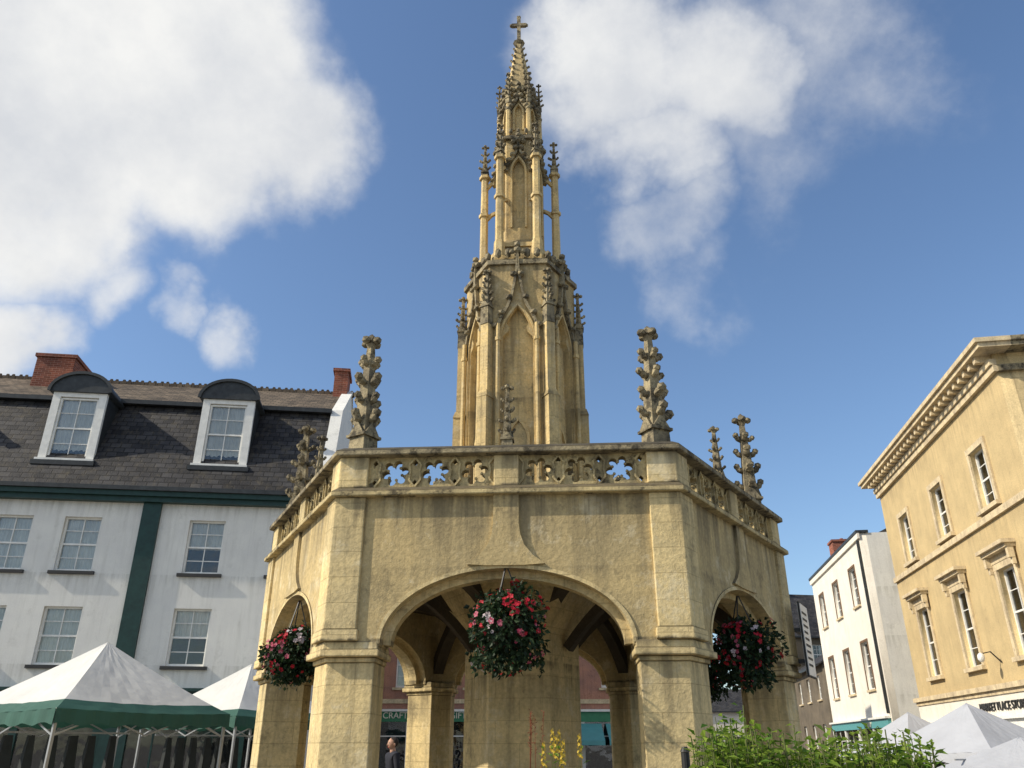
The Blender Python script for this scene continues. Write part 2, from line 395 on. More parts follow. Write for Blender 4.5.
# --- spire
def gothic(w,z0,zs,za,n=8):
    L=[(-w/2*(1-(i/n)**2),zs+(za-zs)*i/n) for i in range(n+1)]
    Rr=[(-x,z) for x,z in L[::-1][1:]]
    return [(-w/2,z0)]+L+Rr+[(w/2,z0)]
def hexface(A,part,mat,Rf,z0,z1,w,zs,za,th,zb,k,hood=None,foil=True):
    s=Rf/2; ap=Rf*math.cos(R(30))
    h=gothic(w,zb,zs,za)
    if foil:
        h=[((x*.68 if zs+(za-zs)*.18<z<zs+(za-zs)*.5 else x),z) for (x,z) in h]
    A.panel(part,mat,[(-s,z0),(s,z0),(s,z1),(-s,z1)],[h],-ap,-ap+th,face(k))
    A.ribbon(part+'_mouldings',mat,[(x*1.16,z+(.03 if z>zs else 0)) for x,z in gothic(w,zb,zs,za)],.035,-ap-.03,-ap+.01,face(k))
    if hood:
        zt=hood; n=10; pts=[]
        W=w/2+.10
        for i in range(n+1):
            f=i/n
            if f<.55: x=W*(1-(f/.55)**2*.62); z=zs+(za-zs)*1.05*(f/.55)
            else:
                g=(f-.55)/.45; x=W*.38*(1-g)**1.8; z=zs+(za-zs)*1.05+(zt-zs-(za-zs)*1.05)*g
            pts.append((x,z))
        for sgn in (1,-1):
            pp=[(sgn*x,z) for x,z in pts]
            A.ribbon(part+'_hoods','lichen',pp,.05,-ap-.07,-ap+.01,face(k),w2=.035)
            for j in range(2,n,2):
                v=face(k)@Vector((pp[j][0]+sgn*.03,-ap-.06,pp[j][1]))
                A.ico(part+'_hoods','lichen',tuple(v),(.065,.065,.055))
        for dx,dz,sz in ((0,.03,.07),(-.09,.0,.05),(.09,0,.05),(0,.14,.06)):
            v=face(k)@Vector((dx,-ap-.05,zt+dz)); A.ico(part+'_hoods','lichen',tuple(v),sz)
q_=.935
A.fru('lower_stage_core','spire',6,.86*q_,.84*q_,4.25,9.0)
A.ring('lower_stage_plinth','spire',1.10*q_,.8*q_,4.25,4.75); A.ring('lower_stage_plinth','spire',1.10*q_,.8*q_,4.75,4.85,ro2=1.0*q_)
for k in range(6):
    hexface(A,'lower_stage','spire',.98*q_,4.8,8.72,.50*q_,7.35,7.95,.12,5.0,k,hood=8.95)
    ap=.84*q_*math.cos(R(30))
    A.ribbon('lower_stage_inner_arches','spire',gothic(.30,5.0,5.75,6.05),.04,-ap-.05,-ap+.02,face(k))
    a=R(240+60*k)
    for (rr,z0,z1,w) in ((1.06*q_,4.3,6.35,.12),(1.03*q_,6.45,7.62,.10)):
        A.fru('buttress_shafts','spire',4,w,w,z0,z1,rr*math.cos(a),rr*math.sin(a),a+R(45))
    A.fru('buttress_shafts','spire',4,.14,.095,6.35,6.46,1.05*q_*math.cos(a),1.05*q_*math.sin(a),a+R(45))
    for sg in (-1,1):
        A.fru('buttress_shafts','spire',8,.035,.035,4.9,7.6,.99*q_*math.cos(a+.19*sg),.99*q_*math.sin(a+.19*sg))
        A.fru('buttress_shafts','spire',8,.05,.05,7.30,7.36,.99*q_*math.cos(a+.19*sg),.99*q_*math.sin(a+.19*sg))
    pinnacle(A,'buttress_pinnacles','lichen',1.04*q_*math.cos(a),1.04*q_*math.sin(a),7.6,1.02,.165,a,4,.3,cs=.062)
A.ring('lower_cornice','lichen',1.04*q_,.7*q_,8.72,8.80); A.ring('lower_cornice','lichen',1.0*q_,.7*q_,8.80,8.9,ro2=.86*q_)
for k in range(6):
    for j in range(-2,3):
        v=face(k)@Vector((j*.16,-.76,8.98)); A.ico('lower_cresting','lichen',tuple(v),(.06,.06,.10))
A.fru('transition','spire',6,.80,.52,8.9,9.30); A.fru('transition','spire',6,.56,.56,9.30,9.38); A.fru('transition','spire',6,.52,.40,9.38,9.55)
# stage 2
A.fru('middle_stage_core','spire',6,.34,.32,9.5,11.7)
for k in range(6):
    hexface(A,'middle_stage','spire',.43,9.5,11.68,.22,10.95,11.25,.06,9.75,k,hood=11.62,foil=False)
    a=R(240+60*k); x,y=.64*math.cos(a),.64*math.sin(a)
    A.fru('outer_shafts','spire',6,.105,.09,9.0,9.35,x,y,a); A.fru('outer_shafts','spire',6,.074,.064,9.35,11.12,x,y,a)
    A.fru('outer_shafts','spire',6,.10,.10,10.25,10.31,x,y,a)
    A.fru('outer_shafts','spire',6,.105,.105,11.10,11.16,x,y,a)
    pinnacle(A,'shaft_pinnacles','lichen',x,y,11.15,.75,.14,a,3,.12,cs=.06)
    for zz in (10.9,10.2):
        A.ribbon('flying_links','spire',[(.60,zz),(.52,zz+.10),(.45,zz+.14),(.36,zz+.15)],.055,-.03,.03,RZ(a))
A.ring('middle_cornice','lichen',.50,.2,11.68,11.74); A.ring('middle_cornice','lichen',.50,.2,11.74,11.84,ro2=.40)
for k in range(6):
    for j in (-1,0,1):
        v=face(k)@Vector((j*.14,-.40,11.88)); A.ico('middle_cresting','lichen',tuple(v),(.04,.04,.07))
# stage 3
A.fru('upper_stage_core','spire',6,.28,.26,11.75,12.95)
for k in range(6):
    hexface(A,'upper_stage','spire',.31,11.85,12.8,.15,12.4,12.6,.04,12.0,k,hood=12.95,foil=False)
    a=R(240+60*k); x,y=.38*math.cos(a),.38*math.sin(a)
    A.fru('upper_shafts','spire',6,.05,.04,11.8,12.75,x,y,a)
    pinnacle(A,'upper_pinnacles','lichen',x,y,12.6,.78,.10,a,4,.15,cs=.048)
A.fru('spirelet','spire',6,.30,.055,12.9,14.5)
for t in range(9):
    z=13.0+t*.165; r=.285-(z-12.9)/1.6*.235
    for i in range(6):
        a=R(60*i); crocket(A,'spirelet_crockets','lichen',r*math.cos(a),r*math.sin(a),z,.068-.002*t,a)
A.fru('finial','lichen',8,.05,.12,14.42,14.50); A.fru('finial','lichen',8,.12,.04,14.50,14.58)
A.box('top_cross','lichen',(-.036,.036),(-.03,.03),(14.55,15.24)); A.box('top_cross','lichen',(-.145,.145),(-.032,.032),(14.96,15.03))
for (x,z) in ((-.145,14.995),(.145,14.995),(0,15.22)): A.ico('top_cross','lichen',(x,0,z),(.05,.04,.05))
A.finish(bevel=('piers','capitals','corner_pilasters','keystone_pilasters','string_course','coping','parapet_piers','base_steps'))

# ------------------------------------------------------------ sign panel on the cross
P=Asm('information_sign',(4.06,11.45,0),R(62))
P.box('board','wpaint',(-.28,.28),(-.02,.02),(2.45,3.38)); P.box('frame','sill',(-.30,.30),(-.012,.012),(2.43,3.40))
P.box('bracket','iron',(-.30,.1),(.021,.1),(3.0,3.05)); P.box('bracket','iron',(-.30,.1),(.021,.1),(2.6,2.65))
for j in range(9): P.box('lettering','sill',(-.22,random.uniform(0,.22)),(-.024,-.0205),(3.25-j*.085,3.28-j*.085))
P.finish()

# ------------------------------------------------------------ foliage helper
def leaf(bm,c,d,n,L,W):
    d=d.normalized(); s=d.cross(n)
    if s.length<1e-4: return
    s.normalize(); n=s.cross(d)
    b=c; t=c+d*L-n*L*.12; l=c+d*L*.45+s*W*.5+n*W*.15; r=c+d*L*.45-s*W*.5+n*W*.15
    vs=[bm.verts.new(p) for p in (b,l,t,r)]
    bm.faces.new((vs[0],vs[1],vs[2])); bm.faces.new((vs[0],vs[2],vs[3]))
def rv(): 
    while True:
        v=Vector((random.uniform(-1,1),random.uniform(-1,1),random.uniform(-1,1)))
        if .05<v.length<1: return v.normalized()
def flower(bm,c,n,r):
    n=n.normalized(); u=n.orthogonal().normalized(); w=n.cross(u); a0=random.random()*6
    for i in range(5):
        a=a0+i*1.257
        d=u*math.cos(a)+w*math.sin(a); s=-u*math.sin(a)+w*math.cos(a)
        vs=[bm.verts.new(p) for p in (c,c+d*r*.7+s*r*.42+n*r*.2,c+d*r+n*r*.12,c+d*r*.7-s*r*.42+n*r*.2)]
        bm.faces.new(vs)
def basket(wx,wy,wz,rad):
    B=Asm('hanging_basket',(wx,wy,wz))
    bl=B.bm('foliage','leaf')
    lumps=[(rv(),random.uniform(.70,1.20)) for _ in range(20)]
    def env(d):
        return max([l[1] if d.dot(l[0])>.84 else .82 for l in lumps])
    for i in range(2400):
        d=rv(); g=env(d)
        rr=rad*g*random.uniform(.5,1.05)
        c=Vector((d.x*rr,d.y*rr,d.z*rr*.98-.02))
        dd=(d+rv()*.8+Vector((0,0,-.4))); leaf(bl,c,dd,(d+rv()*.7),random.uniform(.04,.085),random.uniform(.03,.055))
    for i in range(34):
        a=random.uniform(0,6.28); r0=rad*random.uniform(.3,.9); L=random.uniform(.05,.22)
        for j in range(9):
            c=Vector((r0*math.cos(a),r0*math.sin(a),-rad*.70-L*j/9))+rv()*.025; leaf(bl,c,rv()+Vector((0,0,-1)),rv(),.055,.04)
    cl=[(rv(),random.choice(['fred','fred','fred','fred','fpink','fpink','fwhite'])) for _ in range(48)]
    for d0,mt in cl:
        for j in range(random.randint(2,6)):
            d=(d0+rv()*.22).normalized(); rr=rad*env(d)*random.uniform(.97,1.08)
            c=Vector((d.x*rr,d.y*rr,d.z*rr*.98-.02)); flower(B.bm('flowers_'+mt[1:],mt),c,d+rv()*.4,random.uniform(.018,.036))
    B.fru('liner','soil',12,rad*.35,rad*.6,-rad*.55,0.0)
    for i in range(3):
        a=i*2.094
        B.ribbon('chains','iron',[(rad*.6,0),(0.01,.6)],.012,-.006,.006,RZ(a))
    B.finish()
def cl2w(x,y):
    c,s=math.cos(ROT),math.sin(ROT); return (HC[0]+c*x-s*y,HC[1]+s*x+c*y)
for k in range(6):
    a=R(270+60*k); r=AP-.09 if k else AP-.02
    wx,wy=cl2w(r*math.cos(a),r*math.sin(a)); basket(wx,wy,2.74 if k==0 else 2.68,{0:.42,1:.40,5:.34}.get(k,.38))

# ------------------------------------------------------------ windows
def sash(A,u,z0,z1,w,cols=2,rows=4,Mx=I4,sill='sill',thick=.3,rec=.10,frame='wpaint',pn=.45):
    x0,x1=u-w/2,u+w/2; f=.05; zm=(z0+z1)/2
    e=.004
    A.box('window_frames',frame,(x0-e,x0+f),(rec,rec+.09),(z0,z1),Mx); A.box('window_frames',frame,(x1-f,x1+e),(rec,rec+.09),(z0,z1),Mx)
    A.box('window_frames',frame,(x0+f,x1-f),(rec,rec+.09),(z1-f,z1+e),Mx); A.box('window_frames',frame,(x0+f,x1-f),(rec,rec+.09),(z0-e,z0+f*1.3),Mx)
    A.box('window_frames',frame,(x0+f,x1-f),(rec+.02,rec+.075),(zm-.025,zm+.025),Mx)
    for i in range(1,cols):
        x=x0+(x1-x0)*i/cols
        A.box('glazing_bars',frame,(x-.012,x+.012),(rec+.03,rec+.062),(z0+f*1.3,zm-.025),Mx); A.box('glazing_bars',frame,(x-.012,x+.012),(rec+.022,rec+.055),(zm+.025,z1-f),Mx)
    for j in range(1,rows):
        z=z0+(z1-z0)*j/rows
        if abs(z-zm)<.06: continue
        A.box('glazing_bars',frame,(x0+f,x1-f),(rec+.032,rec+.06),(z-.011,z+.011),Mx)
    A.box('window_glass','glass',(x0+f*.5,x1-f*.5),(rec+.045,rec+.05),(z0+f*.5,z1-f*.5),Mx)
    n=26; md=random.random()
    spans=[(x0,x0+w*random.uniform(.25,.42)),(x1-w*random.uniform(.25,.42),x1)] if md<pn else [(x0,x1)]
    for (a,b) in spans:
        v=[];fc=[]
        zb=z0 if md<.85 else z0+(z1-z0)*random.uniform(.25,.55)
        for i in range(n+1):
            x=a+(b-a)*i/n; y=rec+.11+.016*math.sin(i*1.9)+.01*math.sin(i*.7)
            v+=[(x,y,zb),(x,y,z1)]
        for i in range(n): fc.append((2*i,2*i+2,2*i+3,2*i+1))
        A.addm('curtains','curtain',v,fc,Mx)
    if random.random()<.5:
        A.box('blinds','blind',(x0,x1),(rec+.145,rec+.15),(z1-(z1-z0)*random.uniform(.15,.4),z1),Mx)
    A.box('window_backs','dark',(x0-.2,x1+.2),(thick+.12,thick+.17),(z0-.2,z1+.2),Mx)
    if sill: A.box('window_sills',sill,(x0-.1,x1+.1),(-.09,rec+.02),(z0-.09,z0-.006),Mx)
def wallholes(A,mat,x0,x1,z0,z1,wins,Mx=I4,thick=.3,part='walls'):
    holes=[[(u-w/2,a),(u+w/2,a),(u+w/2,b),(u-w/2,b)] for (u,a,b,w) in wins]
    A.panel(part,mat,[(x0,z0),(x1,z0),(x1,z1),(x0,z1)],holes,0,thick,Mx)
def shopfront(A,x0,x1,z0,z1,mat='green',Mx=I4,base=0,n=4,fasmat=None):
    A.box('shop_fascia',fasmat or mat,(x0,x1),(-.14,-.005),(z1-.42,z1-.08),Mx); A.box('shop_cornice',mat,(x0-.06,x1+.06),(-.24,-.006),(z1-.08,z1),Mx)
    zt=z1-.42
    for i in range(n+1):
        x=x0+(x1-x0)*i/n; A.box('shop_pilasters',mat,(x-.09,x+.09),(-.10,-.004),(z0,zt),Mx)
    for i in range(n):
        a=x0+(x1-x0)*i/n+.09; b=x0+(x1-x0)*(i+1)/n-.09
        A.box('shop_stallriser',mat,(a,b),(-.05,-.004),(z0,z0+.5),Mx)
        A.box('shop_glass','glass',(a,b),(-.03,-.025),(z0+.5,zt),Mx)
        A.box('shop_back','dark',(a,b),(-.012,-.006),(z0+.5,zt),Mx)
        A.box('shop_mullions',mat,((a+b)/2-.02,(a+b)/2+.02),(-.045,-.02),(z0+.5,zt),Mx)
        A.box('shop_mullions',mat,(a,b),(-.044,-.022),(zt-.5,zt-.46),Mx)

# ------------------------------------------------------------ left white house (mansard)
H=Asm('white_mansard_house',(-10.6,22,0),math.atan(.126))
x0,x1=-14,5.24; wins=[]
for u in (-10.0,-6.6,-3.19,-1.38,1.97,4.3):
    wins.append((u,5.92,7.42,.98))
for u in (-10.0,-6.6,-3.3,-1.38,1.95,4.3):
    wins.append((u,3.50,4.98,.98))
wallholes(H,'whitewall',x0,x1,0,8.05,wins)
for (u,a,b,w) in wins: sash(H,u,a,b,w,2,4,pn=.4)
H.box('walls','whitewall',(x0,x0+.3),(.301,9),(0,8.05)); H.box('walls','whitewall',(x0+.3,x1-.3),(8.7,9),(0,8.05))
XT=Matrix(((0,0,-1,0),(1,0,0,0),(0,1,0,0),(0,0,0,1)))
H.prism('gable','whitewall',[(0.02,0),(9,0),(9,8.3),(7.6,11.5),(4.6,13.42),(1.72,11.5),(.02,8.3)],0,.3,T(x1,0,0)@XT)
H.box('eaves_fascia','green',(x0-.1,x1+.02),(-.32,-.003),(8.0,8.14)); H.box('eaves_fascia','green',(x0-.1,x1+.02),(-.22,-.004),(7.86,7.998)); H.box('gutter','lead',(x0-.1,x1+.05),(-.40,-.02),(8.142,8.26))
H.box('green_pilaster','green',(.17,.66),(-.10,-.003),(0,7.855))
prof=[(-.18,8.262),(1.6,11.5),(4.6,13.5),(7.6,11.5),(9.3,8.3)]
def slope(Hs,part,mat,xa,xb,p,q,th=.06):
    v=[]
    for x in (xa,xb):
        v+=[(x,p[0],p[1]),(x,q[0],q[1]),(x,q[0],q[1]-th),(x,p[0],p[1]-th)]
    Hs.addm(part,mat,v,[(0,1,2,3),(7,6,5,4),(0,4,5,1),(1,5,6,2),(2,6,7,3),(3,7,4,0)])
slope(H,'mansard_roof','slate',x0-.1,x1-.3,prof[0],prof[1]); slope(H,'upper_roof','tiles',x0-.1,x1-.3,(1.5,11.53),prof[2])
slope(H,'upper_roof','tiles',x0-.1,x1-.3,(7.6,11.5),prof[2]); slope(H,'mansard_roof','slate',x0-.1,x1-.3,(9.3,8.3),(7.6,11.48))
H.box('roof_break','lead',(x0-.1,x1-.3),(1.38,1.56),(11.46,11.60))
x=x0
while x<x1-.3:
    H.box('ridge_tiles','tiles',(x,x+.42),(4.5,4.7),(13.42,13.56)); 
    H.prism('ridge_cresting','tiles',[(x+.05,4.58),(x+.20,4.58),(x+.20,4.62),(x+.05,4.62)],13.56,13.66,sc=.5)
    H.prism('ridge_cresting','tiles',[(x+.24,4.58),(x+.39,4.58),(x+.39,4.62),(x+.24,4.62)],13.56,13.66,sc=.5)
    x+=.44
H.ribbon('verge','whitewall',[(p[0],p[1]+.08) for p in ((-.25,8.2),(1.6,11.5),(4.6,13.5),(7.6,11.5))],.12,-.18,.18,T(x1-.14,0,0)@RZ(R(90)))
for du in (-2.4,1.95,-7.4,-11.5):
    w=1.5; 
    H.box('dormer_cheeks','lead',(du-w/2,du-w/2+.12),(.46,2.0),(9.15,11.28)); H.box('dormer_cheeks','lead',(du+w/2-.12,du+w/2),(.46,2.0),(9.15,11.28))
    H.box('dormer_fronts','wpaint',(du-w/2-.02,du-w/2+.20),(.34,.458),(9.20,11.30)); H.box('dormer_fronts','wpaint',(du+w/2-.20,du+w/2+.02),(.34,.458),(9.20,11.30))
    H.box('dormer_fronts','wpaint',(du-w/2+.2,du+w/2-.2),(.34,.458),(11.16,11.30)); H.box('dormer_sills','wpaint',(du-w/2-.06,du+w/2+.06),(.24,.50),(9.12,9.198))
    H.box('dormer_aprons','lead',(du-w/2-.12,du+w/2+.12),(.18,.6),(8.98,9.118))
    sash(H,du,9.22,11.14,w-.42,2,4,T(0,.30,0),sill=None,pn=.1)
    arc=[( .88*math.cos(t),11.30+.62*math.sin(t)) for t in [math.pi*i/18 for i in range(19)]]
    arc=[(du+a,b) for a,b in arc]
    H.panel('dormer_roofs','lead',arc,[],.26,2.9)
    H.ribbon('dormer_roof_edges','lead',arc,.09,.20,.262)
def chimney(Hs,x,y,w,d,z0,z1,pots=3,mat='brick'):
    Hs.box('chimney',mat,(x-w/2,x+w/2),(y-d/2,y+d/2),(z0,z1)); Hs.box('chimney_cap',mat,(x-w/2-.06,x+w/2+.06),(y-d/2-.06,y+d/2+.06),(z1,z1+.12))
    for i in range(pots):
        px=x-w/2+w*(i+.5)/pots
        Hs.fru('chimney_pots','brick',12,.11,.09,z1+.12,z1+.2,px,y)
chimney(H,-4.8,4.2,1.25,1.6,12.2,13.85,3); chimney(H,4.85,4.6,.5,1.0,12.4,14.2,2)
shopfront(H,-13.8,.1,0,2.95,'green',n=7); shopfront(H,.75,5.1,0,2.95,'wpaint',n=3,fasmat='wood')
H.finish()

# ------------------------------------------------------------ golden stone townhouse on the right
fr=math.atan2(-.988,-.156)
G=Asm('golden_stone_townhouse',(14.96,31.4,0),fr)
L=12.15; zt=11.3; wins=[]
for u in (2.4,6.1,9.75): wins+= [(u,7.72,9.40,1.05),(u,3.75,6.02,1.12)]
wallholes(G,'ashlar',0,L,-2.2,zt,wins,thick=.35)
for (u,a,b,w) in wins:
    sash(G,u,a,b,w,2,4,thick=.35,sill=None,rec=.12,pn=.25)
    A_=.16
    G.box('architraves','ashtrim',(u-w/2-A_,u-w/2-.002),(-.06,-.003),(a,b)); G.box('architraves','ashtrim',(u+w/2+.002,u+w/2+A_),(-.06,-.003),(a,b)); G.box('architraves','ashtrim',(u-w/2-A_,u+w/2+A_),(-.065,-.003),(b+.002,b+.17))
    G.box('sills','ashtrim',(u-w/2-.2,u+w/2+.2),(-.14,.1),(a-.12,a-.003))
    if b<7:
        G.box('window_hoods','ashtrim',(u-w/2-.36,u+w/2+.36),(-.36,-.003),(6.50,6.60)); G.box('window_hoods','ashtrim',(u-w/2-.30,u+w/2+.30),(-.26,-.003),(6.40,6.498)); G.box('window_hoods','ashtrim',(u-w/2-.2,u+w/2+.2),(-.08,-.003),(6.195,6.398))
        for s in (-1,1):
            c=u+s*(w/2+.22); G.box('consoles','ashtrim',(c-.07,c+.07),(-.22,-.07),(6.12,6.398)); G.box('consoles','ashtrim',(c-.06,c+.06),(-.15,-.068),(5.95,6.119))
G.box('string_courses','ashtrim',(-.05,L+.05),(-.09,-.002),(7.34,7.52)); G.box('string_courses','ashtrim',(-.12,L+.12),(-.20,-.002),(3.02,3.16)); G.box('string_courses','ashtrim',(-.08,L+.08),(-.12,-.0025),(2.90,3.018))
G.box('shop_frieze','cream',(-.02,L+.02),(-.08,-.002),(2.35,2.898))
text(G,'shop_lettering','sill','MARKET PLACE STORES',.32,T(7.6,-.10,2.5))
G.box('cornice','ashtrim',(-.1,L+.1),(-.12,-.002),(10.75,10.93)); 
G.box('cornice','ashtrim',(-.50,L+.50),(-.52,.3),(11.30,11.43)); G.box('cornice','ashtrim',(-.56,L+.56),(-.60,.3),(11.432,11.56))
u=.1
while u<L: G.box('modillions','ashtrim',(u,u+.16),(-.42,-.003),(11.12,11.298)); u+=.42
G.box('cornice','ashtrim',(-.1,L+.1),(-.18,-.004),(10.94,11.11))
D=9
G.box('walls_sides','ashlar',(L-.35,L),(.352,D),(-2.2,zt)); G.box('walls_sides','ashlar',(0,.35),(.352,D),(-2.2,zt)); G.box('walls_sides','ashlar',(.35,L-.35),(D-.3,D),(-2.2,zt))
G.box('side_cornice','lichen',(L+.001,L+.50),(.301,D),(11.30,11.43)); G.box('side_cornice','lichen',(L+.001,L+.56),(.301,D),(11.432,11.56)); G.box('side_cornice','lichen',(L+.001,L+.12),(.001,D),(10.75,10.93))
G.box('side_cornice','lichen',(-.50,-.001),(.301,D),(11.30,11.56))
G.prism('roof','slate',[(-.5,-.55),(L+.5,-.55),(L+.5,D+.3),(-.5,D+.3)],11.562,13.5,pts2=[(3.5,4.2),(L-3.5,4.2),(L-3.5,4.5),(3.5,4.5)])
shopfront(G,.2,L-.2,-2.0,2.34,'wpaint',n=4)
G.ribbon('lamp_bracket','iron',[(0,3.7),(.25,4.0),(.5,3.95)],.03,-.015,.015,T(8.0,0,0)@RZ(R(-90))); G.ico('wall_lamp','wpaint',(8.0,-.52,3.85),(.10,.10,.13),sub=2)
chimney(G,1.2,4.3,.9,1.8,11.9,14.2)
G.finish()

# ------------------------------------------------------------ white house further down the street
W=Asm('white_rendered_house',(17.41,46.9,0),fr)
L=11.64; wins=[]
for u in (2.0,5.6,9.3): wins+=[(u,7.45,9.15,1.1),(u,3.85,5.85,1.15)]
wallholes(W,'cream',0,L,-2.4,10.3,wins)
for (u,a,b,w) in wins:
    sash(W,u,a,b,w,2,4,sill='ashtrim')
    W.box('window_surrounds','wood',(u-w/2-.10,u-w/2-.003),(-.03,-.003),(a,b)); W.box('window_surrounds','wood',(u+w/2+.003,u+w/2+.10),(-.03,-.003),(a,b)); W.box('window_surrounds','wood',(u-w/2-.10,u+w/2+.10),(-.032,-.003),(b+.003,b+.10))
W.box('walls_sides','whitewall',(L-.3,L),(.302,9),(-2.4,10.3)); W.box('rear_wall','whitewall',(0,.3),(.302,9),(-2.4,10.3))
W.box('parapet_coping','lead',(-.06,L+.06),(-.14,.4),(10.302,10.42)); W.box('cornice','cream',(-.05,L+.05),(-.1,-.003),(10.05,10.298))
W.prism('roof','slate',[(.05,.42),(L-.02,.42),(L-.02,9),(.05,9)],10.1,12.0,pts2=[(.05,4.4),(L-.02,4.4),(L-.02,4.8),(.05,4.8)])
chimney(W,1.5,1.6,1.0,1.1,10.3,12.1,3); chimney(W,L-.9,4.6,.9,1.6,11.0,12.9,3)
shopfront(W,.2,L-.2,-2.2,2.7,'wpaint',n=4,fasmat='tealsign')
text(W,'shop_lettering','letters','BAKERY',.3,T(8.2,-.16,2.33))
W.box('downpipe','lead',(L-.25,L-.15),(-.12,-.02),(2.8,10.0))
W.finish()

def simplehouse(name,loc,rot,L,D,h,ridge,wall,roof,wins,base=-2.4,chim=True,shop=None):
    B=Asm(name,loc,rot); wallholes(B,wall,0,L,base,h,wins)
    for (u,a,b,w) in wins: sash(B,u,a,b,w,2,4,sill='ashtrim')
    for xx in (0,L-.3):
        B.prism('gables',wall,[(.302,base),(D,base),(D,h),(D/2,ridge-.08),(.302,h+.02)],0,.3,T(xx+.3,0,0)@XT)
    B.box('rear_wall',wall,(.3,L-.3),(D-.3,D),(base,h))
    slope(B,'roof',roof,-.1,L+.1,(-.25,h-.1),(D/2,ridge),.1); slope(B,'roof',roof,-.1,L+.1,(D+.25,h-.1),(D/2+.002,ridge),.1)
    B.box('gutter','lead',(-.1,L+.1),(-.36,-.255),(h-.22,h-.1))
    if chim: chimney(B,.8,D/2,.8,1.0,ridge-.8,ridge+1.1,2); chimney(B,L-.8,D/2,.8,1.0,ridge-.8,ridge+1.1,2)
    if shop: shopfront(B,.2,L-.2,base+.2,2.8,shop[0],n=max(2,int(L/2.6)),fasmat=shop[1])
    return B
def fp(Y,off=0): return (10+.158*Y+off,Y,0)
simplehouse('rubble_stone_house',fp(60),fr,12.6,8,5.9,8.3,'rubble','slate',[(u,z,z+1.3,.95) for u in (1.6,4.6,7.6,10.8) for z in (1.4,4.0)]).finish()
simplehouse('gabled_stone_house',(22.3,66,0),R(10),11,9,9.6,13.6,'rubble','slate',[(u,z,z+1.5,1) for u in (2,5.5,9) for z in (1.5,4.5,7.4)]).finish()
bw=[(u,z,z+1.6,1.05) for u in (1.5,4.1,6.7,9.15) for z in (3.55,6.0)]
BR=simplehouse('red_brick_shop',(-5.3,31.5,0),R(1),10.6,9,7.9,10.4,'brick','slate',bw,base=-.5,shop=('wpaint','midgreen'))
text(BR,'shop_lettering','letters','CRAFT',.30,T(1.05,-.16,2.49)); text(BR,'shop_lettering','letters','GIFTS',.30,T(3.4,-.16,2.49))
for i in range(2):
    v=[(6.9+i*1.8,-.15,2.32),(8.55+i*1.8,-.15,2.32),(8.55+i*1.8,-1.1,1.75),(6.9+i*1.8,-1.1,1.75),(8.55+i*1.8,-1.1,1.6),(6.9+i*1.8,-1.1,1.6)]
    BR.addm('awning_cloth','tealsign',v,[(0,1,2,3),(3,2,4,5)])
BR.box('stone_cornice','ashtrim',(-.05,10.65),(-.12,-.003),(7.5,7.68)); BR.box('stone_band','ashtrim',(-.03,10.63),(-.05,-.002),(3.0,3.15))
BR.finish()
for i,(X,Y,h,wl) in enumerate(((6,84,3.2,'rubble'),(17,86,3.6,'cream'),(-40,60,7,'cream'),(-22,62,7.5,'brick'))):
    simplehouse('distant_house',(X,Y,0),R(2*i-2),10.5,8,h+1.2,h+3.4,wl,'slate',[(u,z,z+1.2,1) for u in (2,5.2,8.4) for z in (1.2,)],base=-3).finish()

